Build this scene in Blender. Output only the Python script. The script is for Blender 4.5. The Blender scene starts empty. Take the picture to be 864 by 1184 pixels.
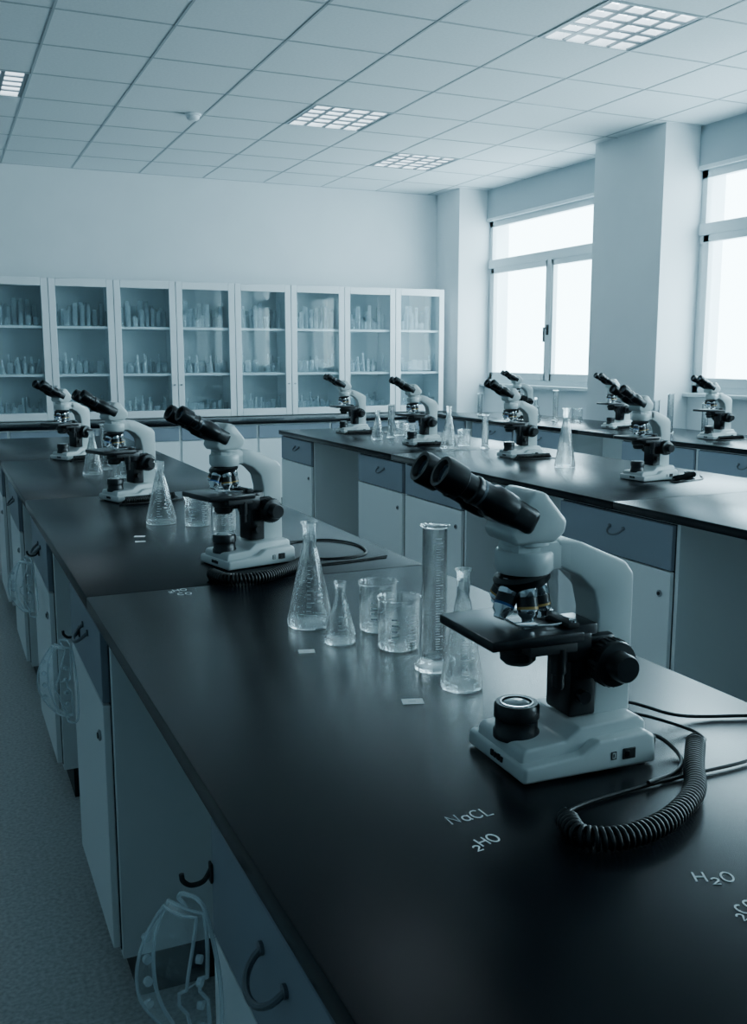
import bpy, bmesh, math, random
from mathutils import Vector, Matrix
random.seed(4)
rad = math.radians
scene = bpy.context.scene
COL = scene.collection

# ------------------------------------------------------------------ materials
def mat(name, color, rough=0.5, metal=0.0, spec=0.5, noise=None, bump=None, coat=0.0):
    m = bpy.data.materials.new(name); m.use_nodes = True
    nt = m.node_tree; b = nt.nodes['Principled BSDF']
    b.inputs['Base Color'].default_value = (*color, 1)
    b.inputs['Roughness'].default_value = rough
    b.inputs['Metallic'].default_value = metal
    b.inputs['Specular IOR Level'].default_value = spec
    b.inputs['Coat Weight'].default_value = coat
    tc = nt.nodes.new('ShaderNodeTexCoord')
    if noise:
        sc, amt = noise
        n = nt.nodes.new('ShaderNodeTexNoise'); n.inputs['Scale'].default_value = sc
        n.inputs['Detail'].default_value = 6
        nt.links.new(tc.outputs['Object'], n.inputs['Vector'])
        r = nt.nodes.new('ShaderNodeValToRGB')
        r.color_ramp.elements[0].position = 0.3; r.color_ramp.elements[1].position = 0.7
        r.color_ramp.elements[0].color = (*[c*(1-amt) for c in color], 1)
        r.color_ramp.elements[1].color = (*[min(1, c*(1+amt)) for c in color], 1)
        nt.links.new(n.outputs['Fac'], r.inputs['Fac'])
        nt.links.new(r.outputs['Color'], b.inputs['Base Color'])
    if bump:
        sc, st = bump
        n2 = nt.nodes.new('ShaderNodeTexNoise'); n2.inputs['Scale'].default_value = sc
        nt.links.new(tc.outputs['Object'], n2.inputs['Vector'])
        bp = nt.nodes.new('ShaderNodeBump'); bp.inputs['Strength'].default_value = st
        bp.inputs['Distance'].default_value = 0.002
        nt.links.new(n2.outputs['Fac'], bp.inputs['Height'])
        nt.links.new(bp.outputs['Normal'], b.inputs['Normal'])
    return m

def glass_mat(name, tint=(0.97, 0.99, 1.0), gain=1.0, base=0.03, haze=0.0):
    m = bpy.data.materials.new(name); m.use_nodes = True
    nt = m.node_tree; nt.nodes.clear()
    out = nt.nodes.new('ShaderNodeOutputMaterial')
    tr = nt.nodes.new('ShaderNodeBsdfTransparent'); tr.inputs[0].default_value = (*tint, 1)
    gl = nt.nodes.new('ShaderNodeBsdfGlossy'); gl.inputs['Roughness'].default_value = 0.03
    gl.inputs['Color'].default_value = (0.95, 1, 1, 1)
    lw = nt.nodes.new('ShaderNodeLayerWeight'); lw.inputs['Blend'].default_value = 0.5
    pw = nt.nodes.new('ShaderNodeMath'); pw.operation = 'POWER'; pw.inputs[1].default_value = 3.0
    ml = nt.nodes.new('ShaderNodeMath'); ml.operation = 'MULTIPLY_ADD'
    ml.inputs[1].default_value = gain; ml.inputs[2].default_value = base; ml.use_clamp = True
    nt.links.new(lw.outputs['Facing'], pw.inputs[0]); nt.links.new(pw.outputs[0], ml.inputs[0])
    mx = nt.nodes.new('ShaderNodeMixShader')
    nt.links.new(ml.outputs[0], mx.inputs[0]); nt.links.new(tr.outputs[0], mx.inputs[1]); nt.links.new(gl.outputs[0], mx.inputs[2])
    last = mx
    if haze > 0:
        df = nt.nodes.new('ShaderNodeBsdfDiffuse'); df.inputs[0].default_value = (0.8, 0.9, 0.95, 1)
        m2 = nt.nodes.new('ShaderNodeMixShader'); m2.inputs[0].default_value = haze
        nt.links.new(mx.outputs[0], m2.inputs[1]); nt.links.new(df.outputs[0], m2.inputs[2]); last = m2
    nt.links.new(last.outputs[0], out.inputs[0])
    return m

def real_glass(name):
    m = bpy.data.materials.new(name); m.use_nodes = True
    nt = m.node_tree; nt.nodes.clear()
    out = nt.nodes.new('ShaderNodeOutputMaterial'); g = nt.nodes.new('ShaderNodeBsdfGlass')
    g.inputs['Color'].default_value = (0.985, 1, 1, 1); g.inputs['IOR'].default_value = 1.45; g.inputs['Roughness'].default_value = 0.0
    tr = nt.nodes.new('ShaderNodeBsdfTransparent'); mx = nt.nodes.new('ShaderNodeMixShader'); mx.inputs[0].default_value = 0.30
    nt.links.new(g.outputs[0], mx.inputs[1]); nt.links.new(tr.outputs[0], mx.inputs[2])
    nt.links.new(mx.outputs[0], out.inputs[0]); return m

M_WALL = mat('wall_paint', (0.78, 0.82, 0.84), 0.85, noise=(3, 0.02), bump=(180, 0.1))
M_WALLD = mat('wall_dark_fill_cut', (0.25, 0.31, 0.34), 0.8, noise=(3, 0.03), bump=(180, 0.1))  # unseen walls made dark on purpose, to cut bounce fill on the bench fronts
M_CEIL = mat('ceiling_tile', (0.74, 0.79, 0.81), 0.9, noise=(60, 0.04), bump=(250, 0.25))
M_GRID = mat('ceiling_tbar', (0.42, 0.46, 0.48), 0.6)
M_FLOOR = mat('vinyl_floor', (0.40, 0.43, 0.43), 0.55, noise=(90, 0.25))
M_TOP = mat('black_epoxy_worktop', (0.0018, 0.0032, 0.006), 0.27, spec=0.15, bump=(500, 0.03), noise=(3, 0.15))
M_WHITE = mat('white_laminate', (0.74, 0.78, 0.79), 0.45)
M_CAB = mat('white_cabinet', (0.82, 0.86, 0.88), 0.4)
M_GREY = mat('bluegrey_laminate', (0.21, 0.25, 0.30), 0.45)
M_PLINTH = mat('black_plinth', (0.008, 0.009, 0.01), 0.5)
M_GAP = mat('shadow_gap', (0.03, 0.035, 0.04), 0.8)
M_METAL = mat('brushed_metal', (0.35, 0.38, 0.40), 0.35, metal=0.9)
M_HANDLE = mat('grey_handle', (0.12, 0.14, 0.16), 0.35, metal=0.5)
M_FRAME = mat('window_frame_paint', (0.72, 0.78, 0.80), 0.4)
M_BOX = mat('shutter_box', (0.42, 0.48, 0.51), 0.6)
M_LOUV = mat('louvre_grey', (0.16, 0.19, 0.21), 0.4, metal=0.3)
M_SCOPE = mat('microscope_enamel', (0.60, 0.645, 0.64), 0.32, coat=0.2)
M_BLACK = mat('microscope_black', (0.006, 0.007, 0.009), 0.28)
M_BLACKM = mat('matte_black', (0.010, 0.012, 0.014), 0.6)
M_CHROME = mat('chrome', (0.75, 0.78, 0.80), 0.12, metal=1.0)
M_BLUE = mat('blue_ring', (0.02, 0.10, 0.30), 0.4)
M_YEL = mat('amber_ring', (0.50, 0.30, 0.08), 0.4)
M_LENS = mat('diffuser_lens', (0.65, 0.72, 0.74), 0.15)
M_DLENS = mat('eyepiece_lens', (0.02, 0.04, 0.06), 0.03, spec=1.0)
M_RUB = mat('rubber_cable', (0.006, 0.007, 0.008), 0.40)
M_PAPER = mat('label_paper', (0.88, 0.91, 0.91), 0.8)
M_CHALK = mat('chalk_marker', (0.85, 0.9, 0.92), 0.9)
M_MARK = mat('white_graduation', (0.85, 0.9, 0.92), 0.7)
M_RGLASS = real_glass('borosilicate_glass')
M_GLASSC = glass_mat('stored_glass', gain=0.8, base=0.06, haze=0.26)
M_PANE = glass_mat('cabinet_pane', tint=(0.93, 0.97, 0.98), gain=0.22, base=0.02)
M_WPANE = glass_mat('window_pane', tint=(0.98, 1, 1), gain=0.2, base=0.02)
M_PLASTIC = glass_mat('clear_plastic', gain=0.8, base=0.07, haze=0.06)
M_RIM = glass_mat('clear_plastic_rim', gain=0.8, base=0.12, haze=0.35)
M_TUBE = mat('fluorescent_tube', (0.9, 0.95, 1.0), 0.4)
bt = M_TUBE.node_tree.nodes['Principled BSDF']
bt.inputs['Emission Color'].default_value = (0.80, 0.93, 1, 1); bt.inputs['Emission Strength'].default_value = 8.0

# ------------------------------------------------------------------ mesh builder
class MB:
    def __init__(s):
        s.bm = bmesh.new(); s.mats = []
    def mi(s, m):
        if m not in s.mats: s.mats.append(m)
        return s.mats.index(m)
    def add(s, tmp, m, mtx=None):
        i = s.mi(m)
        for f in tmp.faces: f.material_index = i
        if mtx is not None: tmp.transform(mtx)
        me = bpy.data.meshes.new('tmp'); tmp.to_mesh(me); tmp.free()
        s.bm.from_mesh(me); bpy.data.meshes.remove(me)
    def box(s, lo, hi, m, bev=0.0, rot=None, seg=2):
        t = bmesh.new(); bmesh.ops.create_cube(t, size=1)
        lo = Vector(lo); hi = Vector(hi); c = (lo+hi)/2; d = hi-lo
        for v in t.verts: v.co = Vector((v.co.x*d.x, v.co.y*d.y, v.co.z*d.z))
        if bev > 0: bmesh.ops.bevel(t, geom=t.edges[:], offset=bev, segments=seg, affect='EDGES', profile=0.5)
        M = Matrix.Translation(c)
        if rot: M = M @ rot
        s.add(t, m, M)
    def cyl(s, p0, p1, r0, r1=None, m=None, seg=20, bev=0.0):
        if r1 is None: r1 = r0
        p0 = Vector(p0); p1 = Vector(p1); d = p1-p0
        t = bmesh.new()
        bmesh.ops.create_cone(t, cap_ends=True, segments=seg, radius1=r0, radius2=r1, depth=d.length)
        if bev > 0:
            es = [e for e in t.edges if abs(e.verts[0].co.z-e.verts[1].co.z) < 1e-6]
            bmesh.ops.bevel(t, geom=es, offset=bev, segments=2, affect='EDGES')
        q = Vector((0, 0, 1)).rotation_difference(d.normalized()).to_matrix().to_4x4()
        s.add(t, m, Matrix.Translation((p0+p1)/2) @ q)
    def lathe(s, prof, m, origin=(0, 0, 0), seg=32, rot=None):
        t = bmesh.new(); rings = []
        for r, z in prof:
            if r < 1e-6: rings.append([t.verts.new((0, 0, z))])
            else: rings.append([t.verts.new((r*math.cos(2*math.pi*k/seg), r*math.sin(2*math.pi*k/seg), z)) for k in range(seg)])
        for a, b in zip(rings, rings[1:]):
            for k in range(seg):
                k2 = (k+1) % seg
                if len(a) == 1 and len(b) == 1: continue
                if len(a) == 1: t.faces.new((a[0], b[k], b[k2]))
                elif len(b) == 1: t.faces.new((a[k], b[0], a[k2]))
                else: t.faces.new((a[k], b[k], b[k2], a[k2]))
        bmesh.ops.recalc_face_normals(t, faces=t.faces[:])
        M = Matrix.Translation(origin)
        if rot: M = M @ rot
        s.add(t, m, M)
    def prism(s, prof, y0, y1, m, bev=0.0, seg=2):
        t = bmesh.new()
        a = [t.verts.new((x, y0, z)) for x, z in prof]; b = [t.verts.new((x, y1, z)) for x, z in prof]
        t.faces.new(a); t.faces.new(b[::-1]); n = len(prof)
        for k in range(n): t.faces.new((a[k], b[k], b[(k+1) % n], a[(k+1) % n]))
        bmesh.ops.recalc_face_normals(t, faces=t.faces[:])
        if bev > 0: bmesh.ops.bevel(t, geom=t.edges[:], offset=bev, segments=seg, affect='EDGES', profile=0.5)
        s.add(t, m)
    def tube(s, pts, r, m, seg=8, flat=1.0):
        pts = [Vector(p) for p in pts]; t = bmesh.new(); rings = []
        n = len(pts); prev = None
        for i, p in enumerate(pts):
            tg = (pts[min(i+1, n-1)]-pts[max(i-1, 0)])
            if tg.length < 1e-9: tg = Vector((1, 0, 0))
            tg.normalize()
            if prev is None:
                up = Vector((0, 0, 1)) if abs(tg.z) < 0.9 else Vector((1, 0, 0))
                nn = (up - tg*up.dot(tg)).normalized()
            else:
                nn = prev - tg*prev.dot(tg)
                nn = nn.normalized() if nn.length > 1e-6 else prev
            prev = nn; bb = tg.cross(nn)
            rings.append([t.verts.new(p + r*(math.cos(2*math.pi*k/seg)*nn*flat + math.sin(2*math.pi*k/seg)*bb)) for k in range(seg)])
        for a, b in zip(rings, rings[1:]):
            for k in range(seg): t.faces.new((a[k], a[(k+1) % seg], b[(k+1) % seg], b[k]))
        t.faces.new(rings[0][::-1]); t.faces.new(rings[-1])
        bmesh.ops.recalc_face_normals(t, faces=t.faces[:])
        s.add(t, m)
    def quad(s, vs, m):
        t = bmesh.new(); t.faces.new([t.verts.new(v) for v in vs]); s.add(t, m)
    def mesh(s, name, smooth=True, ang=40):
        me = bpy.data.meshes.new(name); s.bm.to_mesh(me); s.bm.free()
        for m in s.mats: me.materials.append(m)
        if smooth:
            for p in me.polygons: p.use_smooth = True
            me.set_sharp_from_angle(angle=rad(ang))
        return me

def obj(name, me, parent=None, loc=(0, 0, 0), rz=0.0):
    o = bpy.data.objects.new(name, me); COL.objects.link(o)
    o.location = loc; o.rotation_euler = (0, 0, rz)
    if parent: o.parent = parent
    return o
def empty(name, loc=(0, 0, 0), rz=0.0):
    o = bpy.data.objects.new(name, None); COL.objects.link(o); o.empty_display_size = 0.1
    o.location = loc; o.rotation_euler = (0, 0, rz); return o

def smooth_path(ctrl, n=12):
    P = [Vector(c) for c in ctrl]; P = [2*P[0]-P[1]]+P+[2*P[-1]-P[-2]]; out = []
    for i in range(1, len(P)-2):
        a, b, c, d = P[i-1:i+3]
        for k in range(n):
            t = k/n
            out.append(0.5*((2*b)+(c-a)*t+(2*a-5*b+4*c-d)*t*t+(3*b-a-3*c+d)*t**3))
    out.append(P[-2]); return out
def coil_path(ctrl, R, pitch, per=12):
    base = smooth_path(ctrl, 20)
    L = [0]
    for a, b in zip(base, base[1:]): L.append(L[-1]+(b-a).length)
    tot = L[-1]; turns = int(tot/pitch); N = turns*per; out = []; j = 0
    for i in range(N+1):
        s = tot*i/N
        while j < len(L)-2 and L[j+1] < s: j += 1
        f = (s-L[j])/max(1e-9, L[j+1]-L[j]); p = base[j].lerp(base[j+1], f)
        tg = (base[j+1]-base[j]).normalized(); n = Vector((0, 0, 1)); n = (n-tg*n.dot(tg)).normalized(); b = tg.cross(n)
        a = 2*math.pi*i/per
        out.append(p+R*(math.cos(a)*n+math.sin(a)*b))
    return out

# ------------------------------------------------------------------ room
XL, XW, XP = -3.2, 5.54, 5.20
YB, YR = 9.95, -2.5
ZC = 3.20
def simple(name, lo, hi, m, bev=0):
    b = MB(); b.box(lo, hi, m, bev); return obj(name, b.mesh(name, smooth=False))
simple('floor', (XL-0.1, YR-0.1, -0.1), (XW+0.3, YB+0.1, 0), M_FLOOR)
simple('wall_back', (XL-0.1, YB, 0), (XW+0.3, YB+0.15, ZC+0.3), M_WALL)
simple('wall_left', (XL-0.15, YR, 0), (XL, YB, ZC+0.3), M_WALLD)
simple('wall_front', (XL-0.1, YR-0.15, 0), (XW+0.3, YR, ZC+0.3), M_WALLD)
wins = [(7.08, 9.43), (3.90, 6.20), (0.80, 3.00), (-2.10, 0.0)]
ZS, ZT, ZM = 1.15, 2.87, 2.42
b = MB()
b.box((XW, YR, 0), (XW+0.28, YB, ZS-0.03), M_WALL)
b.box((XW, YR, ZT+0.33), (XW+0.28, YB, ZC+0.3), M_WALL)
for lo, hi in [(9.43, 9.95), (6.20, 7.08), (3.0, 3.9), (0.0, 0.8), (-2.5, -2.1)]:
    b.box((XP, lo, 0), (XW+0.28, hi, ZC+0.02), M_WALL)
obj('wall_right', b.mesh('wall_right', smooth=False))
for i, (y0, y1) in enumerate(wins):
    w = empty('window_%d' % (i+1), ((XW), (y0+y1)/2, ZS))
    hw = (y1-y0)/2; H = ZT-ZS; Hm = ZM-ZS
    b = MB()
    fx0, fx1 = 0.04, 0.09
    b.box((fx0, -hw, 0), (fx1, -hw+0.06, H), M_FRAME); b.box((fx0, hw-0.06, 0), (fx1, hw, H), M_FRAME)
    b.box((fx0, -hw, 0), (fx1, hw, 0.06), M_FRAME); b.box((fx0, -hw, H-0.06), (fx1, hw, H), M_FRAME)
    b.box((fx0-0.018, -hw+0.005, Hm-0.045), (fx1, hw-0.005, Hm+0.045), M_FRAME, 0.003, seg=1)
    b.box((fx0-0.018, -0.035, 0.05), (fx1-0.005, 0.035, Hm-0.04), M_FRAME, 0.003, seg=1)
    for a0, a1 in [(-hw+0.05, 0.0), (0.0, hw-0.05)]:
        z0, z1 = 0.05, Hm-0.03; t = 0.07
        for lo, hi in [((a0, z0), (a0+t, z1)), ((a1-t, z0), (a1, z1)), ((a0, z0), (a1, z0+t)), ((a0, z1-t), (a1, z1))]:
            b.box((fx0-0.012, lo[0]+0.003, lo[1]), (fx1-0.01, hi[0]-0.003, hi[1]), M_FRAME, 0.003, seg=1)
    obj('frame', b.mesh('window_frame'), w)
    hx = fx0-0.018
    b = MB(); b.box((hx-0.010, -0.018, 0.50), (hx, 0.018, 0.60), M_BLACKM, 0.002)
    b.cyl((hx, 0, 0.565), (hx-0.045, 0, 0.565), 0.010, m=M_BLACKM); b.box((hx-0.052, -0.012, 0.43), (hx-0.036, 0.012, 0.575), M_BLACKM, 0.004)
    obj('handle', b.mesh('window_handle'), w)
    b = MB(); b.box((0.066, -hw+0.05, Hm+0.03), (0.070, hw-0.05, H-0.05), M_WPANE); b.box((0.066, -hw+0.10, 0.1), (0.070, -0.05, Hm-0.08), M_WPANE); b.box((0.066, 0.05, 0.1), (0.070, hw-0.10, Hm-0.08), M_WPANE)
    obj('panes', b.mesh('window_panes', smooth=False), w)
    b = MB(); b.box((0.0, -hw, H), (0.27, hw, H+0.33), M_BOX); b.box((-0.01, -hw, H), (0.0, hw, H+0.03), M_FRAME)
    obj('shutter_box', b.mesh('shutter_box', smooth=False), w)
    b = MB(); b.box((-0.06, -hw, -0.03), (0.28, hw, 0.0), M_FRAME, 0.004, seg=1)
    obj('sill', b.mesh('window_sill'), w)

# ceiling: real tiles in a T-bar grid, open where the luminaires sit
T = 0.63; GX0, GY0 = 0.67-T*7, 6.795-T*16
fix = [(3.505, 4.59), (2.875, 7.11), (4.135, 8.37), (0.355, 7.11), (0.985, 3.33), (2.875, 1.44), (-1.535, 4.59)]
def isfix(cx, cy): return any(abs(cx-a) < 0.1 and abs(cy-c) < 0.1 for a, c in fix)
b = MB(); g = MB()
nx, ny = 18, 24
for i in range(nx):
    for j in range(ny):
        x0, x1 = GX0+i*T, GX0+(i+1)*T; y0, y1 = GY0+j*T, GY0+(j+1)*T
        if isfix((x0+x1)/2, (y0+y1)/2): continue
        x0, x1 = max(x0, XL), min(x1, XW+0.1); y0, y1 = max(y0, YR), min(y1, YB)
        if x1 <= x0 or y1 <= y0: continue
        b.quad([(x0, y0, ZC), (x0, y1, ZC), (x1, y1, ZC), (x1, y0, ZC)], M_CEIL)
obj('ceiling', b.mesh('ceiling', smooth=False))
for i in range(nx+1):
    x = GX0+i*T
    if XL+0.02 < x < XW: g.box((x-0.007, YR, ZC-0.003), (x+0.007, YB, ZC-0.0005), M_GRID)
for j in range(ny+1):
    y = GY0+j*T
    if YR+0.02 < y < YB: g.box((XL, y-0.007, ZC-0.003), (XW, y+0.007, ZC-0.0005), M_GRID)
obj('trim_1', g.mesh('ceiling_grid', smooth=False))
simple('roof_slab', (XL-0.1, YR-0.1, ZC+0.3), (XW+0.3, YB+0.1, ZC+0.4), M_WALL)

b = MB(); h = T/2-0.012; D = 0.10
b.quad([(-h, -h, D), (h, -h, D), (h, h, D), (-h, h, D)], M_CAB)
for s1 in (-1, 1):
    b.quad([(s1*h, -h, -0.005), (s1*h, h, -0.005), (s1*h, h, D), (s1*h, -h, D)], M_CAB)
    b.quad([(-h, s1*h, -0.005), (h, s1*h, -0.005), (h, s1*h, D), (-h, s1*h, D)], M_CAB)
for s1 in (-1, 1):
    b.box((min(s1*h, s1*(h+.012)), -h-.012, -0.006), (max(s1*h, s1*(h+.012)), h+.012, 0.0), M_BOX)
    b.box((-h, min(s1*h, s1*(h+.012)), -0.006), (h, max(s1*h, s1*(h+.012)), 0.0), M_BOX)
HOUS = b.mesh('housing', smooth=False)
b = MB()
for k in range(0, 5):
    x = -h+2*h*k/4
    x = min(max(x, -h+0.012), h-0.012)
    b.prism([(x-0.006, 0.004), (x+0.006, 0.004), (x+0.003, 0.040), (x-0.003, 0.040)], -h, h, M_CAB)
    b.box((x-0.013, -h, -0.003), (x+0.013, h, 0.004), M_LOUV)
for k in range(1, 5):
    y = -h+2*h*k/5
    b.box((-h, y-0.003, 0.004), (h, y+0.003, 0.036), M_CAB)
    b.box((-h, y-0.013, -0.002), (h, y+0.013, 0.0045), M_LOUV)
LOUV = b.mesh('louvre', smooth=False)
b = MB()
for k in range(4):
    x = -h+2*h*(k+0.5)/4
    b.cyl((x, -h+.02, 0.065), (x, h-.02, 0.065), 0.022, m=M_TUBE, seg=14)
TUB = b.mesh('tubes')
for x, y in fix:
    e = empty('ceiling_light', (x, y, ZC)); obj('housing', HOUS, e); obj('louvre', LOUV, e); obj('tubes', TUB, e)
b = MB(); b.lathe([(0, -0.045), (0.03, -0.045), (0.045, -0.035), (0.05, -0.015), (0.06, -0.012), (0.06, 0.0), (0, 0.0)], M_CAB)
obj('smoke_detector', b.mesh('smoke_detector'), loc=(1.85, 7.42, ZC-0.001))

# ------------------------------------------------------------------ benches
def bow_handle(b, x, y, z, s, L=0.040, out=0.028, r=0.0042, droop=-0.026):
    pts = []
    for k in range(0, 15):
        a = math.pi*k/14
        pts.append((x+s*out*math.sin(a)**0.7 if 0 < k < 14 else x, y-L*math.cos(a), z+droop*math.sin(a)**0.8 if 0 < k < 14 else z))
    b.tube(pts, r, M_HANDLE, 8)
    for q in (-L, L): b.cyl((x, y+q, z), (x+s*0.004, y+q, z), 0.008, m=M_HANDLE, seg=12)

def bench(x0, x1, segs, mods_l, mods_r, ztop=0.90, hooks=()):
    e = empty('lab_bench', ((x0+x1)/2, (segs[0]+segs[-1])/2, 0)); o = -Vector(e.location)
    zt = ztop-0.032; xc = (x0+x1)/2
    t = MB()
    for a, c in zip(segs, segs[1:]):
        t.box((x0, a+0.0012, zt), (x1, c-0.0012, ztop), M_TOP, 0.0025, seg=2)
    c = MB(); d = MB(); hd = MB()
    c.box((xc-0.012, segs[0]+0.03, 0.10), (xc+0.012, segs[-1]-0.03, zt), M_WHITE)
    c.box((xc-0.010, segs[0]+0.04, 0.0), (xc+0.010, segs[-1]-0.04, 0.10), M_PLINTH)
    for side, mods in ((-1, mods_l), (1, mods_r)):
        xf = x0+0.022 if side < 0 else x1-0.022   # carcass front
        for (a, bb) in mods:
            lo, hi = sorted((xf, xc+side*0.012))
            c.box((lo, a, 0.10), (hi, bb, zt), M_WHITE, 0.0015, seg=1)
            lo2, hi2 = sorted((xf-side*0.03, xc+side*0.012))
            c.box((lo2, a+0.002, 0.0), (hi2, bb-0.002, 0.10), M_PLINTH)
            g0, g1 = sorted((xf, xf+side*0.002))
            c.box((g0, a+0.016, 0.115), (g1, bb-0.016, zt-0.006), M_GAP)
            f0, f1 = sorted((xf+side*0.002, xf+side*0.018))
            n = max(1, round((bb-a)/0.75)); wd = (bb-a)/n
            for k in range(n):
                ya, yb = a+k*wd, a+(k+1)*wd
                d.box((f0, ya+0.019, zt-0.17), (f1, yb-0.019, zt-0.010), M_GREY, 0.0015, seg=1)
                d.box((f0, ya+0.019, 0.12), (f1, yb-0.019, zt-0.176), M_WHITE, 0.0015, seg=1)
                s = xf+side*0.018
                bow_handle(hd, s, (ya+yb)/2 - (0.03 if side < 0 else 0), zt-0.062, side)
                kx, ky, kz = s, ya+0.07, zt-0.26
                hd.cyl((kx, ky, kz), (kx+side*0.006, ky, kz), 0.013, m=M_METAL, seg=16, bev=0.002)
                hd.cyl((kx+side*0.006, ky, kz), (kx+side*0.008, ky, kz), 0.007, m=M_PLINTH, seg=12)
    for (hy, hz) in hooks:
        s = x0+0.004
        hd.box((s-0.004, hy-0.006, hz-0.014), (s, hy+0.006, hz+0.014), M_BLACKM, 0.002)
        hd.tube(smooth_path([(s-0.002, hy, hz+0.004), (s-0.012, hy, hz-0.010), (s-0.028, hy, hz-0.012), (s-0.038, hy, hz-0.004), (s-0.040, hy, hz+0.006)], 6), 0.0034, M_BLACKM, 8)
    for nm, mb in (('worktop', t), ('cupboards', c), ('fronts', d), ('handles', hd)):
        obj(nm, mb.mesh(nm), e, o)
    return e
HK = [(1.148, 0.785), (2.42, 0.77), (3.45, 0.78)]
bench(0.28, 1.14, [-0.9, 2.235, 3.89, 5.4, 6.9], [(-0.87, -0.28), (0.04, 0.68), (0.68, 1.17), (2.06, 2.62), (3.17, 3.75), (4.35, 4.95), (5.5, 6.1), (6.3, 6.87)],
      [(-0.87, 0.5), (1.3, 2.6), (3.4, 4.7), (5.5, 6.87)], hooks=HK)
bench(2.30, 3.30, [-0.9, 1.0, 2.95, 4.93, 6.9], [(0.2, 0.95), (0.95, 1.7), (2.60, 3.31), (4.10, 4.77), (4.77, 5.42), (6.20, 6.87)],
      [(-0.87, 0.5), (1.3, 2.6), (3.4, 4.7), (5.5, 6.87)])
bench(4.33, 5.13, [-0.9, 1.4, 3.7, 6.0, 8.3], [(1.0, 1.7), (2.5, 3.2), (4.0, 4.75), (4.75, 5.5), (6.2, 6.9), (6.9, 7.6), (7.7, 8.27)], [(-0.87, 1.0), (3, 5), (6.5, 8.2)])

# back counter with cupboards
e = empty('back_counter', (1.0, 9.4, 0)); o = -Vector(e.location)
t = MB(); t.box((XL+0.02, 8.80, 0.815), (5.10, 9.93, 0.845), M_TOP, 0.002); obj('worktop', t.mesh('worktop'), e, o)
c = MB(); d = MB(); hd = MB()
c.box((XL+0.04, 8.84, 0.10), (5.08, 9.92, 0.815), M_WHITE); c.box((XL+0.04, 8.88, 0), (5.08, 9.92, 0.10), M_PLINTH)
x = XL+0.06
while x < 4.6:
    d.box((x+0.01, 8.822, 0.68), (x+0.72, 8.84, 0.80), M_GREY, 0.0015, seg=1)
    d.box((x+0.01, 8.822, 0.12), (x+0.36, 8.84, 0.672), M_WHITE, 0.0015, seg=1); d.box((x+0.365, 8.822, 0.12), (x+0.72, 8.84, 0.672), M_WHITE, 0.0015, seg=1)
    hd.tube([(x+0.31, 8.822, 0.74), (x+0.32, 8.80, 0.735), (x+0.365, 8.795, 0.733), (x+0.41, 8.80, 0.735), (x+0.42, 8.822, 0.74)], 0.005, M_HANDLE)
    x += 0.735
for nm, mb in (('cupboards', c), ('fronts', d), ('handles', hd)): obj(nm, mb.mesh(nm), e, o)

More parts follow.
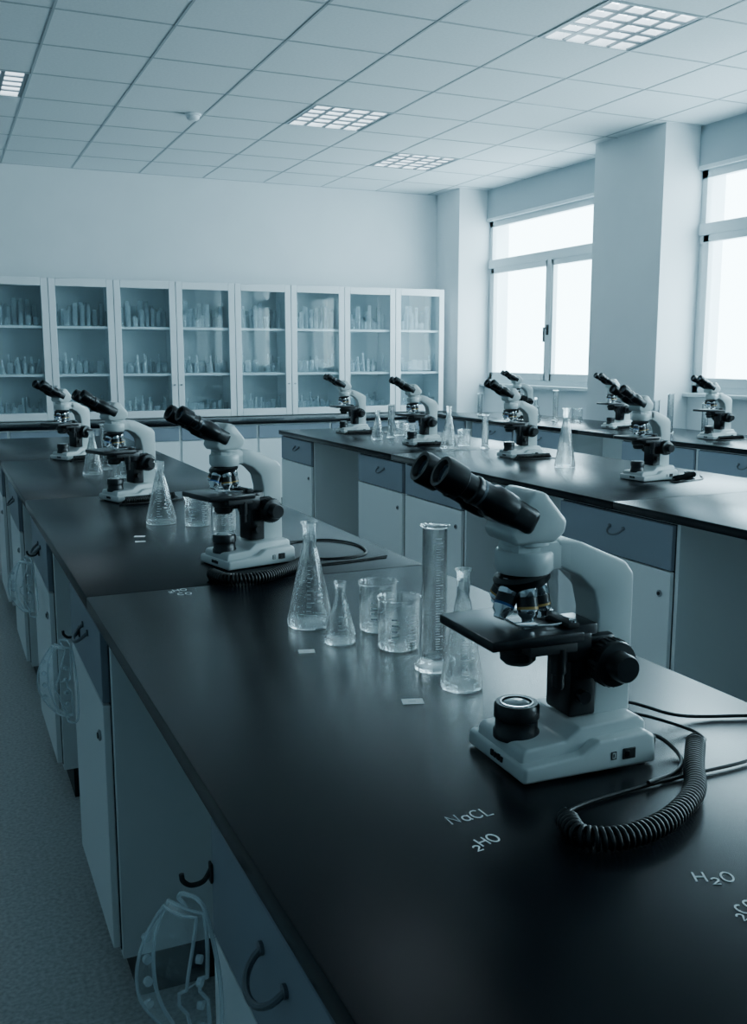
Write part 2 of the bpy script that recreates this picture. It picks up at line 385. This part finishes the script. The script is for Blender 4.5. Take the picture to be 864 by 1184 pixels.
# glass-fronted wall cabinets
def open_cup(b, x, y, z, r, h, m, seg=10, neck=None):
    if neck: prof = [(0, z+.002), (r, z+.002), (r, z+.01), (neck, z+h*0.7), (neck, z+h)]
    else: prof = [(0, z+.002), (r, z+.002), (r, z+h), (r*1.08, z+h+.002)]
    b.lathe(prof, m, (x, y, 0), seg=seg)
CW = 0.583; CZ0, CZ1 = 0.847, 2.15; CY0, CY1 = 9.50, 9.93
for u in range(7):
    xr = 5.06-u*2*CW; xl = xr-2*CW
    if xl < XL-0.01: break
    e = empty('glass_door_cabinet', ((xl+xr)/2, CY0, CZ0)); w = CW; H = CZ1-CZ0; Dp = CY1-CY0
    b = MB(); t = 0.02
    b.box((-w+.001, 0.0, 0), (-w+t, Dp, H), M_CAB); b.box((w-t, 0.0, 0), (w-.001, Dp, H), M_CAB); b.box((-t/2, 0.0, 0), (t/2, Dp, H), M_CAB)
    b.box((-w+t, 0, 0), (w-t, Dp, 0.03), M_CAB); b.box((-w+t, 0, H-0.03), (w-t, Dp, H), M_CAB); b.box((-w+t, Dp-0.01, 0.03), (w-t, Dp, H-0.03), M_CAB)
    obj('carcass', b.mesh('carcass', smooth=False), e)
    b = MB()
    for zs in (0.43, 0.87): b.box((-w+t, 0.01, zs-0.022), (w-t, Dp-0.01, zs), M_CAB)
    obj('shelves', b.mesh('shelves', smooth=False), e)
    b = MB(); p = MB()
    for s0, s1 in ((-w+.003, -.003), (.003, w-.003)):
        f = 0.06
        b.box((s0, -0.02, 0.005), (s0+f, -0.001, H-.005), M_CAB, 0.003, seg=1); b.box((s1-f, -0.02, 0.005), (s1, -0.001, H-.005), M_CAB, 0.003, seg=1)
        b.box((s0+f, -0.02, 0.005), (s1-f, -0.001, 0.075), M_CAB, 0.003, seg=1); b.box((s0+f, -0.02, H-.075), (s1-f, -0.001, H-.005), M_CAB, 0.003, seg=1)
        p.box((s0+f, -0.012, 0.075), (s1-f, -0.008, H-.075), M_PANE)
        b.cyl((s1-f/2 if s0 < -.1 else s0+f/2, -0.02, 0.32), (s1-f/2 if s0 < -.1 else s0+f/2, -0.035, 0.32), 0.008, m=M_METAL, seg=10)
    obj('door_frames', b.mesh('door_frames'), e); obj('door_glass', p.mesh('door_glass', smooth=False), e)
    b = MB()
    for side in (-1, 1):
        for zs, kind in ((0.87, 0), (0.43, 1), (0.03, 2)):
            for row in (0.11, 0.22, 0.32):
                x = 0.07
                while x < w-0.07:
                    kk = random.random(); r = random.uniform(0.016, 0.034)
                    if random.random() < 0.12: x += 0.07; continue
                    x += r
                    if kind == 0 and kk < 0.75: open_cup(b, side*x, row, zs, min(r, 0.022), random.uniform(0.14, 0.26), M_GLASSC)
                    elif kk < 0.35: open_cup(b, side*x, row, zs, r, random.uniform(0.13, 0.2), M_GLASSC, neck=0.011)
                    else: open_cup(b, side*x, row, zs, r, random.uniform(0.07, 0.13), M_GLASSC)
                    x += r+0.012
    obj('stored_glassware', b.mesh('stored_glassware'), e)

# ------------------------------------------------------------------ microscope
AX = -0.075
def ry(a): return Matrix.Rotation(a, 4, 'Y')
parts = {}
b = MB()
b.prism([(-0.104, 0.004), (-0.100, 0.036), (-0.094, 0.041), (-0.035, 0.044), (-0.014, 0.060), (0.080, 0.063), (0.090, 0.055), (0.093, 0.004)], -0.060, 0.060, M_SCOPE, 0.004, seg=3)
b.prism([(-0.108, 0.002), (-0.105, 0.024), (-0.02, 0.028), (0.005, 0.044), (0.082, 0.047), (0.094, 0.040), (0.097, 0.002)], -0.077, 0.077, M_SCOPE, 0.005, seg=3)
for sx in (-0.085, 0.08):
    for sy in (-0.06, 0.06): b.cyl((sx, sy, 0.0), (sx, sy, 0.005), 0.009, m=M_BLACKM, seg=12)
b.box((0.042, -0.0785, 0.014), (0.062, -0.076, 0.029), M_BLACKM, 0.0008, seg=1)
b.box((0.045, -0.0793, 0.017), (0.052, -0.078, 0.026), M_BLACK, 0.0008, seg=1)
b.box((0.024, -0.0778, 0.016), (0.032, -0.0765, 0.027), M_BLACKM); b.box((0.0255, -0.0780, 0.0175), (0.0305, -0.0775, 0.0255), M_SCOPE)
b.box((0.0265, -0.0782, 0.019), (0.0285, -0.0779, 0.024), M_BLACKM)
# plain stand-in mark on the front face
for k, (wd, hh) in enumerate([(0.006, 0.008), (0.005, 0.007), (0.006, 0.008), (0.005, 0.007)]):
    y = 0.010-k*0.0085
    b.box((-0.1084, y-wd, 0.011), (-0.1060, y, 0.011+hh), M_BLACKM)
parts['base'] = b.mesh('base')
b = MB()
b.prism([(-0.035, 0.306), (0.00, 0.301), (0.074, 0.268), (0.086, 0.252), (0.087, 0.058), (0.026, 0.058), (0.030, 0.20), (0.022, 0.232), (0.000, 0.254), (-0.035, 0.270)], -0.028, 0.028, M_SCOPE, 0.0045, seg=3)
parts['arm'] = b.mesh('arm')
b = MB()
b.lathe([(0, 0.262), (0.035, 0.262), (0.039, 0.268), (0.039, 0.288), (0.036, 0.292), (0, 0.292)], M_SCOPE, (AX+0.006, 0, 0))
b.box((AX-0.02, -0.028, 0.266), (-0.01, 0.028, 0.304), M_SCOPE, 0.006)
b.lathe([(0, 0.290), (0.029, 0.290), (0.029, 0.298), (0.034, 0.300), (0.034, 0.312), (0, 0.312)], M_SCOPE, (AX+0.006, 0, 0))
b.prism([(-0.112, 0.318), (-0.104, 0.304), (-0.046, 0.304), (-0.030, 0.316), (-0.027, 0.332), (-0.060, 0.370), (-0.078, 0.373), (-0.088, 0.362)], -0.037, 0.037, M_SCOPE, 0.006, seg=3)
parts['head'] = b.mesh('head')
b = MB()
d = Vector((-math.cos(rad(29)), 0, math.sin(rad(29))))
R29 = ry(rad(29))
c0 = Vector((-0.100, 0, 0.344))
b.box(c0-Vector((0.030, 0.043, 0.018)), c0+Vector((0.030, 0.043, 0.018)), M_BLACK, 0.010, rot=R29, seg=3)
for s in (-1, 1):
    o0 = c0+d*0.010+Vector((0, s*0.030, 0)); q = Vector((0, 0, 1)).rotation_difference(d).to_matrix().to_4x4()
    b.lathe([(0, 0), (0.020, 0), (0.021, 0.012), (0.021, 0.03), (0.0175, 0.036), (0.0175, 0.056), (0.0185, 0.058), (0.0185, 0.062), (0.0165, 0.064), (0.0165, 0.078), (0.0205, 0.081), (0.0215, 0.106), (0.0200, 0.112), (0.0155, 0.112), (0.0130, 0.106), (0.0, 0.105)], M_BLACK, tuple(o0), seg=28, rot=q)
    b.cyl(o0+d*0.1052, o0+d*0.1058, 0.0105, m=M_DLENS, seg=20)
    b.lathe([(0.0176, 0.0500), (0.0179, 0.0500), (0.0179, 0.0535), (0.0176, 0.0535)], M_HANDLE, tuple(o0), seg=24, rot=q)
parts['eyepieces'] = b.mesh('eyepieces')
b = MB()
b.lathe([(0, 0.0), (0.028, 0.0), (0.037, 0.010), (0.038, 0.018), (0.034, 0.023), (0, 0.023)], M_BLACK, (AX+0.006, 0, 0.240), rot=ry(rad(-12)))
parts['nosepiece'] = b.mesh('nosepiece')
b = MB()
piv = Vector((AX+0.004, 0, 0.25))
for ang, tilt, L, ring in ((255, 14, 0.050, M_YEL), (200, 30, 0.050, M_BLUE), (310, 10, 0.046, M_YEL), (80, 18, 0.036, M_BLUE), (140, 24, 0.036, M_YEL)):
    a = rad(ang); off = Vector((math.cos(a), math.sin(a), 0))
    dd = (off*math.sin(rad(tilt))+Vector((0, 0, -math.cos(rad(tilt))))).normalized()
    p0 = piv+off*0.020; q = Vector((0, 0, 1)).rotation_difference(dd).to_matrix().to_4x4()
    b.lathe([(0, 0), (0.0145, 0), (0.0145, L*0.34), (0.0138, L*0.36)], M_CHROME, tuple(p0), 18, q)
    b.lathe([(0.0138, L*0.36), (0.0138, L*0.62)], M_BLACK, tuple(p0), 18, q)
    b.lathe([(0.0140, L*0.60), (0.0140, L*0.67)], ring, tuple(p0), 18, q)
    b.lathe([(0.0138, L*0.67), (0.0130, L*0.80), (0.0085, L*0.90), (0.0080, L), (0, L)], M_CHROME, tuple(p0), 18, q)
parts['objectives'] = b.mesh('objectives')
b = MB()
b.box((-0.155, -0.075, 0.181), (-0.022, 0.075, 0.195), M_BLACK, 0.003)
b.box((-0.035, -0.055, 0.148), (0.004, 0.055, 0.186), M_BLACK, 0.004)
b.box((-0.038, -0.060, 0.195), (-0.020, 0.070, 0.203), M_BLACKM, 0.002)
b.box((-0.10, -0.072, 0.168), (-0.03, -0.050, 0.181), M_BLACKM, 0.002)
b.cyl((-0.052, -0.062, 0.175), (-0.052, -0.062, 0.140), 0.011, m=M_BLACK, bev=0.001); b.cyl((-0.052, -0.062, 0.140), (-0.052, -0.062, 0.120), 0.008, m=M_BLACK, bev=0.001)
parts['stage'] = b.mesh('stage')
b = MB()
b.box((AX-0.013, -0.038, 0.1952), (AX+0.013, 0.038, 0.1965), M_LENS)
b.box((AX-0.013, -0.012, 0.1965), (AX+0.013, 0.010, 0.1970), M_DLENS)
b.tube([(-0.035, -0.045, 0.199), (-0.055, -0.048, 0.199), (-0.075, -0.042, 0.1985), (-0.095, -0.032, 0.198)], 0.0022, M_CHROME, 6)
b.box((-0.065, 0.034, 0.1955), (-0.035, 0.05, 0.200), M_CHROME, 0.001)
for yy in (-0.055, 0.0, 0.055): b.cyl((-0.028, yy, 0.203), (-0.028, yy, 0.206), 0.005, m=M_CHROME, seg=12)
parts['slide_holder'] = b.mesh('slide_holder')
b = MB()
b.lathe([(0, 0.138), (0.018, 0.138), (0.024, 0.144), (0.024, 0.156), (0.030, 0.158), (0.030, 0.170), (0.024, 0.172), (0.024, 0.183), (0, 0.183)], M_BLACK, (AX, 0, 0))
b.box((AX, -0.016, 0.148), (-0.0, 0.016, 0.168), M_BLACK, 0.003)
parts['condenser'] = b.mesh('condenser')
b = MB()
b.lathe([(0, 0.036), (0.031, 0.036), (0.031, 0.045), (0.0285, 0.048), (0.0285, 0.062), (0.0305, 0.064), (0.0305, 0.080), (0.028, 0.084), (0.023, 0.084), (0.021, 0.081), (0, 0.081)], M_BLACK, (AX, 0, 0))
b.lathe([(0, 0.0855), (0.012, 0.085), (0.0195, 0.0815)], M_LENS, (AX, 0, 0)); b.lathe([(0.020, 0.0845), (0.0225, 0.0848), (0.0225, 0.082)], M_CHROME, (AX, 0, 0))
parts['illuminator'] = b.mesh('illuminator')
b = MB()
b.box((-0.012, -0.030, 0.062), (0.030, 0.030, 0.190), M_BLACK, 0.004)
b.box((-0.006, -0.038, 0.112), (0.056, 0.038, 0.176), M_BLACK, 0.010)
KX, KZ = 0.034, 0.142
for s in (-1, 1):
    q = Matrix.Rotation(rad(90*s), 4, 'X')
    b.lathe([(0.014, 0.03), (0.022, 0.036), (0.029, 0.042), (0.0315, 0.046), (0.0315, 0.064), (0.030, 0.068), (0.020, 0.070), (0.019, 0.072), (0.019, 0.088), (0.017, 0.092), (0, 0.092)], M_BLACK, (KX, 0, KZ), 28, q)
    for k in range(28):
        a = 2*math.pi*k/28
        cx, cz = KX+0.0316*math.cos(a), KZ+0.0316*math.sin(a); ya, yb = sorted((-s*0.063, -s*0.047))
        b.box((cx-0.0009, ya, cz-0.0009), (cx+0.0009, yb, cz+0.0009), M_BLACKM)
b.cyl((0.005, -0.030, 0.092), (0.005, -0.042, 0.092), 0.009, m=M_BLACK)
parts['focus_knobs'] = b.mesh('focus_knobs')
# cords (local)
CR, CWR = 0.0112, 0.0028
def cord_mesh(smooth_a, coil, smooth_b, fine=True):
    b = MB()
    if smooth_a: b.tube(smooth_path(smooth_a, 10), 0.0026, M_RUB, 8)
    if coil: b.tube(coil_path(coil, CR, 0.0066, 12 if fine else 8), CWR, M_RUB, 6 if fine else 4)
    if smooth_b: b.tube(smooth_path(smooth_b, 10), 0.0026, M_RUB, 8)
    return b.mesh('power_cord', ang=80)
K = 0.0143
cordA = cord_mesh([(0.095, -0.03, 0.018), (0.125, -0.035, 0.012), (0.140, -0.07, 0.004), (0.130, -0.105, 0.006), (0.110, -0.115, K)],
                  [(0.110, -0.115, K), (0.05, -0.118, K), (-0.03, -0.112, K), (-0.09, -0.105, K)],
                  [(-0.09, -0.105, K), (-0.105, -0.100, 0.003), (-0.115, -0.13, 0.003), (0.0, -0.15, 0.003), (0.16, -0.14, 0.003), (0.24, -0.05, 0.003)], False)
cordB = cord_mesh([(0.095, -0.03, 0.018), (0.135, -0.035, 0.006), (0.16, -0.02, 0.004), (0.18, -0.03, K)],
                  [(0.18, -0.03, K), (0.21, -0.055, K), (0.16, -0.075, K), (0.12, -0.10, K), (0.02, -0.13, K)],
                  [(0.02, -0.13, K), (0.0, -0.13, 0.003), (0.08, -0.15, 0.003), (0.20, -0.12, 0.003), (0.28, -0.03, 0.003)], False)
def scope(x, y, rz, cord, z=0.90):
    e = empty('microscope', (x, y, z+0.0002), rz)
    for k, me in parts.items(): obj(k, me, e)
    if cord: obj('power_cord', cord, e)
    return e
SX, SY, SR = 0.757, 1.058, rad(-2)
s1 = scope(SX, SY, SR, None)
# foreground cord in bench coordinates
def loc1(pts):
    inv = (Matrix.Translation((SX, SY, 0.9002)) @ Matrix.Rotation(SR, 4, 'Z')).inverted()
    return [tuple(inv @ Vector(p)) for p in pts]
Z = 0.9035; ZK = 0.9145
b = MB()
b.tube(smooth_path(loc1([(0.846, 1.09, 0.925), (0.90, 1.085, 0.925), (0.965, 1.05, Z+.002), (0.965, 1.01, Z), (0.925, 0.985, ZK)]), 10), 0.0026, M_RUB)
b.tube(coil_path(loc1([(0.925, 0.985, ZK), (0.868, 0.925, ZK), (0.8127, 0.864, ZK), (0.735, 0.820, ZK), (0.6620, 0.808, ZK), (0.622, 0.8285, ZK), (0.630, 0.8698, ZK)]), CR, 0.0072, 14), CWR, M_RUB, 7)
b.tube(smooth_path(loc1([(0.630, 0.8698, ZK), (0.642, 0.892, Z+.003), (0.69, 0.912, Z), (0.796, 0.922, Z), (0.88, 0.925, Z), (0.963, 0.928, Z), (1.05, 0.95, Z), (1.10, 0.97, Z)]), 10), 0.0026, M_RUB)
b.tube(smooth_path(loc1([(0.852, 1.02, 0.92), (0.885, 1.018, 0.918), (0.895, 0.99, 0.906), (0.875, 0.955, Z), (0.84, 0.935, Z), (0.79, 0.92, Z+.004)]), 10), 0.0032, M_RUB)
b.tube(smooth_path(loc1([(0.846, 1.11, 0.925), (0.91, 1.12, 0.93), (0.99, 1.09, Z+0.003), (1.0875, 1.054, Z), (1.13, 1.03, Z), (1.148, 1.02, Z-.002), (1.152, 1.00, 0.85), (1.155, 0.98, 0.6)]), 10), 0.0028, M_RUB)
b.box((0.094, -0.050, 0.012), (0.118, -0.034, 0.026), M_BLACKM, 0.003)
obj('power_cord', b.mesh('power_cord', ang=80), s1)

P2 = (0.732, 2.455, 0.9002)
s2 = scope(P2[0], P2[1], rad(14), None)
inv = (Matrix.Translation(P2) @ Matrix.Rotation(rad(14), 4, 'Z')).inverted()
L2 = lambda pts: [tuple(inv @ Vector(p)) for p in pts]
b = MB()
b.tube(coil_path(L2([(0.585, 2.29, ZK), (0.61, 2.215, ZK), (0.68, 2.205, ZK), (0.76, 2.255, ZK), (0.83, 2.325, ZK), (0.88, 2.40, ZK)]), 0.0122, 0.0080, 12), 0.0031, M_RUB, 5)
b.tube(smooth_path(L2([(0.88, 2.41, ZK), (0.92, 2.40, Z), (1.0, 2.39, Z), (1.06, 2.43, Z), (1.08, 2.55, Z), (1.03, 2.65, Z), (0.93, 2.66, Z), (0.86, 2.60, 0.915), (0.822, 2.50, 0.92)]), 8), 0.0030, M_RUB)
b.tube(smooth_path(L2([(0.585, 2.29, ZK), (0.59, 2.32, Z+.004), (0.64, 2.32, Z), (0.75, 2.31, Z), (0.88, 2.33, Z), (0.98, 2.34, Z), (1.09, 2.36, Z)]), 8), 0.0030, M_RUB)
obj('power_cord', b.mesh('power_cord', ang=80), s2)
for x, y, r, c in [(0.665, 3.76, 18, cordA), (0.655, 5.40, 30, cordA), (2.71, 6.44, 0, cordA), (2.73, 5.38, 0, cordA), (2.88, 4.50, 0, cordA), (2.88, 3.44, 4, cordB),
                   (4.78, 7.45, 0, cordA), (4.72, 6.02, 0, cordA), (4.72, 4.98, 0, cordA)]:
    scope(x, y, rad(r), c)

# ------------------------------------------------------------------ glassware
def ticks(b, rf, zs, a0=-150, w=18, long_every=5, th=0.0009):
    for i, z in enumerate(zs):
        ww = w if i % long_every == 0 else w*0.55; n = 4; r = rf(z)+0.0004
        for k in range(n):
            aa = rad(a0+ww*k/n); ab = rad(a0+ww*(k+1)/n)
            b.quad([(r*math.cos(aa), r*math.sin(aa), z), (r*math.cos(ab), r*math.sin(ab), z), (r*math.cos(ab), r*math.sin(ab), z+th), (r*math.cos(aa), r*math.sin(aa), z+th)], M_MARK)
def patch(b, rf, z0, z1, a0, a1):
    n = 6
    for k in range(n):
        aa = rad(a0+(a1-a0)*k/n); ab = rad(a0+(a1-a0)*(k+1)/n); r0 = rf(z0)+.0004; r1 = rf(z1)+.0004
        b.quad([(r0*math.cos(aa), r0*math.sin(aa), z0), (r0*math.cos(ab), r0*math.sin(ab), z0), (r1*math.cos(ab), r1*math.sin(ab), z1), (r1*math.cos(aa), r1*math.sin(aa), z1)], M_MARK)
def flask(name, x, y, h, r, z=0.90):
    e = empty(name, (x, y, z+0.0003)); nr = max(0.010, r*0.30); th = 0.0018; sh = h*0.76
    b = MB()
    b.lathe([(0, 0.0), (r*0.93, 0.0), (r, 0.006), (r*0.985, 0.014), (nr*1.25, sh-0.008), (nr, sh+0.004), (nr, h-0.006), (nr*1.28, h-0.003), (nr*1.3, h), (nr*1.05, h), (nr-th, h-0.006), (nr-th, sh+0.003), (nr*1.25-th, sh-0.009), (r*0.985-th, 0.015), (r-th*2, 0.008), (r*0.9, 0.003), (0, 0.004)], M_RGLASS, seg=48)
    obj('body', b.mesh('flask_body', ang=60), e)
    b = MB(); rf = lambda z: r*0.985+(nr*1.25-r*0.985)*(z-0.014)/(sh-0.022)
    ticks(b, rf, [0.03+0.008*k for k in range(int((sh-0.05)/0.008))], -120, 22, 3)
    for k in range(3): patch(b, rf, 0.055+0.012*k, 0.059+0.012*k, -88+4*k, -74)
    obj('graduation_marks', b.mesh('graduation_marks', smooth=False), e)
    return e
def beaker(x, y, h, r, z=0.90):
    e = empty('glass_beaker', (x, y, z+0.0003)); th = 0.0016; b = MB()
    b.lathe([(0, 0), (r*0.9, 0), (r*0.985, 0.004), (r, 0.010), (r, h-0.006), (r*1.05, h-0.002), (r*1.07, h), (r*1.03, h+0.0005), (r-th, h-0.006), (r-th, 0.011), (r*0.9, 0.003), (0, 0.003)], M_RGLASS, seg=48)
    # pouring spout
    me = b.mesh('beaker_body', ang=60)
    for v in me.vertices:
        if v.co.z > h-0.012:
            a = math.atan2(v.co.y, v.co.x); d = abs(((a-rad(20)+math.pi) % (2*math.pi))-math.pi)
            if d < rad(22): f = 1+0.16*(1-d/rad(22))*(v.co.z-(h-0.012))/0.012; v.co.x *= f; v.co.y *= f
    obj('body', me, e)
    b = MB(); rf = lambda z: r
    ticks(b, rf, [0.02+0.006*k for k in range(int((h-0.04)/0.006))], -85, 24, 2)
    for k in range(4): patch(b, rf, 0.028+0.011*k, 0.031+0.011*k, -135, -115-5*(k % 2))
    obj('graduation_marks', b.mesh('graduation_marks', smooth=False), e)
def cylinder(x, y, h, r, fr, z=0.90):
    e = empty('graduated_cylinder', (x, y, z+0.0003)); th = 0.0015; b = MB()
    b.lathe([(0, 0), (fr*0.96, 0), (fr, 0.003), (fr, 0.007), (fr*0.85, 0.011), (r*1.02, 0.018), (r, 0.024), (r, h-0.005), (r*1.2, h-0.002), (r*1.22, h), (r*1.1, h+.0005), (r-th, h-0.005), (r-th, 0.026), (r*0.8, 0.020), (0, 0.019)], M_RGLASS, seg=48)
    obj('body', b.mesh('cylinder_body', ang=50), e)
    b = MB(); ticks(b, lambda z: r, [0.04+0.0045*k for k in range(int((h-0.07)/0.0045))], -110, 36, 5, 0.0006)
    patch(b, lambda z: r, h-0.030, h-0.028, -120, -80); patch(b, lambda z: r, h-0.022, h-0.020, -115, -85)
    obj('graduation_marks', b.mesh('graduation_marks', smooth=False), e)
FN = 'erlenmeyer_flask'
flask(FN, 0.665, 1.81, 0.213, 0.047)
flask(FN, 0.675, 1.672, 0.118, 0.031)
beaker(0.777, 1.724, 0.098, 0.037)
beaker(0.762, 1.595, 0.098, 0.039)
cylinder(0.765, 1.459, 0.255, 0.0215, 0.034)
flask(FN, 0.762, 1.352, 0.200, 0.036)
flask(FN, 0.644, 3.152, 0.205, 0.050)
beaker(0.745, 3.07, 0.095, 0.042)
cylinder(0.76, 2.83, 0.13, 0.020, 0.032); beaker(0.80, 2.95, 0.09, 0.036)
flask(FN, 0.638, 4.63, 0.2, 0.048); flask(FN, 0.75, 4.45, 0.17, 0.045); cylinder(0.72, 4.8, 0.22, 0.02, 0.034)
flask(FN, 2.63, 5.84, 0.19, 0.045); flask(FN, 2.76, 5.10, 0.25, 0.050); cylinder(2.78, 5.95, 0.22, 0.022, 0.034)
beaker(2.85, 5.8, 0.10, 0.04); beaker(2.92, 5.2, 0.10, 0.04); beaker(2.90, 6.05, 0.10, 0.04)
flask(FN, 2.805, 3.98, 0.29, 0.052)
cylinder(2.95, 5.0, 0.2, 0.02, 0.03)
for x, y, h in [(4.75, 6.9, 0.26), (4.85, 5.75, 0.22), (4.72, 5.45, 0.28), (4.9, 5.3, 0.22), (4.6, 7.9, 0.2)]:
    cylinder(x, y, h, 0.022, 0.034)
for x, y, h in [(4.62, 7.0, 0.2), (4.68, 5.6, 0.18)]: flask(FN, x, y, h, 0.045)
beaker(4.9, 6.8, 0.11, 0.045); beaker(4.7, 7.15, 0.11, 0.045)

# ------------------------------------------------------------------ paper labels and chalk writing
def paper(x, y, rz, w=0.032, l=0.022):
    b = MB(); b.box((-w/2, -l/2, 0), (w/2, l/2, 0.0004), M_PAPER)
    b.box((-w*0.2, -0.001, 0.0004), (w*0.15, 0.0005, 0.00055), M_GREY)
    obj('paper_label', b.mesh('paper_label', smooth=False), loc=(x, y, 0.9002), rz=rad(rz))
paper(0.595, 1.641, -15, 0.03, 0.022); paper(0.657, 1.323, -18, 0.034, 0.024); paper(0.534, 2.945, -20); paper(0.52, 2.86, -10, 0.03, 0.02)
paper(0.60, 4.0, 0)
def arc(cx, cy, rx, ry_, a0, a1, n=10): return [(cx+rx*math.cos(rad(a0+(a1-a0)*k/n)), cy+ry_*math.sin(rad(a0+(a1-a0)*k/n))) for k in range(n+1)]
G = {'N': ([[(0, 0), (0.03, 1), (0.62, 0.05), (0.66, 1.02)]], 0.9),
     'a': ([arc(0.27, 0.32, 0.25, 0.32, 40, 330, 12), [(0.50, 0.66), (0.50, 0.12), (0.58, 0.0)]], 0.75),
     'C': ([arc(0.35, 0.5, 0.35, 0.5, 50, 320)], 0.85), 'L': ([[(0, 1), (0.02, 0), (0.5, 0.03)]], 0.6),
     'H': ([[(0, 0), (0.03, 1)], [(0.6, 0), (0.62, 1)], [(0.02, 0.5), (0.6, 0.52)]], 0.85), 'O': ([arc(0.35, 0.5, 0.34, 0.5, 95, 460, 16)], 0.85),
     '2': ([arc(0.25, 0.46, 0.2, 0.2, 160, -25, 8)+[(0.04, 0.0), (0.48, 0.0)]], 0.72)}
def chalk(txt, x, y, rz, s, r=0.0012):
    b = MB(); cx = 0
    for ch in txt:
        st, adv = G[ch]
        for line in st:
            b.tube([(cx+px*s, (py-(0.3 if ch == '2' else 0))*s, 0) for px, py in line], r, M_CHALK, 6, flat=0.3)
        cx += adv*s
    obj('chalk_writing', b.mesh('chalk_writing'), loc=(x, y, 0.9004), rz=rad(rz))
chalk('NaCL', 0.518, 0.936, 2, 0.0190)
chalk('2HO', 0.512, 0.874, 10, 0.0175)
chalk('H2O', 0.690, 0.722, -24, 0.0180)
chalk('2CO', 0.680, 0.652, 12, 0.016)
chalk('2HO', 0.46, 2.20, 5, 0.02, 0.0009); chalk('CO', 0.475, 2.165, -5, 0.02, 0.0009)

# ------------------------------------------------------------------ safety goggles hanging on hooks
def goggles(x, y, z, rz):
    e = empty('safety_goggles', (x, y, z), rad(rz))
    b = MB(); W, H, n, m = 0.085, 0.040, 22, 8; t = bmesh.new(); grid = []
    # curved lens, long dimension hanging vertically (local z), bulging toward -x
    for i in range(n+1):
        s = -1+2*i/n; row = []
        for j in range(m+1):
            q = -1+2*j/m; hh = H*(1-0.35*abs(s)**3)*(0.72 if (abs(s) < 0.15 and q < 0) else 1)
            row.append(t.verts.new((-0.055*math.cos(s*1.25)+0.006*q*q, q*hh, s*W)))
        grid.append(row)
    for i in range(n):
        for j in range(m): t.faces.new((grid[i][j], grid[i+1][j], grid[i+1][j+1], grid[i][j+1]))
    rim = [v.co.copy() for v in grid[0]]+[r[-1].co.copy() for r in grid[1:]]+[v.co.copy() for v in reversed(grid[-1][:-1])]+[r[0].co.copy() for r in reversed(grid[:-1])]
    bmesh.ops.solidify(t, geom=t.faces[:], thickness=0.0015)
    b.add(t, M_PLASTIC); obj('lens', b.mesh('goggle_lens'), e)
    b = MB(); b.tube(rim, 0.0022, M_RIM, 8)
    back = [Vector((c.x*0.4+0.004, c.y*1.1, c.z*1.0)) for c in rim]
    b.tube(back, 0.0026, M_RIM, 8)
    k = len(rim); t = bmesh.new(); A = [t.verts.new(c) for c in rim]; B = [t.verts.new(c) for c in back]
    for i in range(k-1): t.faces.new((A[i], A[i+1], B[i+1], B[i]))
    b.add(t, M_PLASTIC); obj('frame', b.mesh('goggle_frame'), e)
    b = MB()
    # ventilation ports along the frame sides
    for s_ in (-1, 1):
        for zz in (-0.045, -0.015, 0.015, 0.045):
            b.cyl((-0.028, s_*0.040, zz), (-0.026, s_*0.046, zz), 0.0055, m=M_RIM, seg=12)
    obj('vents', b.mesh('goggle_vents'), e)
    b = MB()
    strap = smooth_path([(0.0, 0.0, 0.085), (0.0, 0.012, 0.095), (0.0, 0.0, 0.102), (0.0, -0.03, 0.09), (-0.005, -0.056, 0.0), (0.0, -0.045, -0.09), (0.0, -0.01, -0.105), (0.0, 0.0, -0.085)], 8)
    b.tube(strap, 0.0028, M_RIM, 8); obj('strap', b.mesh('goggle_strap'), e)
for (hy, hz), rz in zip(HK, (35, 30, 30)):
    goggles(0.28-0.040, hy-0.042 if hy < 2 else hy-0.02, hz-0.100 if hy < 2 else hz-0.112, rz)

# ------------------------------------------------------------------ light
w = bpy.data.worlds.new('overcast_sky'); scene.world = w; w.use_nodes = True
bg = w.node_tree.nodes['Background']; bg.inputs[0].default_value = (0.60, 0.87, 1.0, 1); bg.inputs[1].default_value = 15.0
for i, (y0, y1) in enumerate(wins):
    l = bpy.data.lights.new('portal', 'AREA'); l.shape = 'RECTANGLE'; l.size = ZT-ZS; l.size_y = y1-y0
    l.cycles.is_portal = True
    o = bpy.data.objects.new('window_portal', l); COL.objects.link(o)
    o.location = (XW+0.2, (y0+y1)/2, (ZS+ZT)/2); o.rotation_euler = (0, rad(90), 0)

# ------------------------------------------------------------------ camera
cam = bpy.data.cameras.new('camera'); co = bpy.data.objects.new('camera', cam); COL.objects.link(co)
co.location = (0, 0, 1.44); co.rotation_euler = (rad(90-9.08), 0, rad(-24))
cam.sensor_fit = 'VERTICAL'; cam.sensor_height = 36; cam.lens = 1126/1184*36
cam.clip_start = 0.02
scene.camera = co
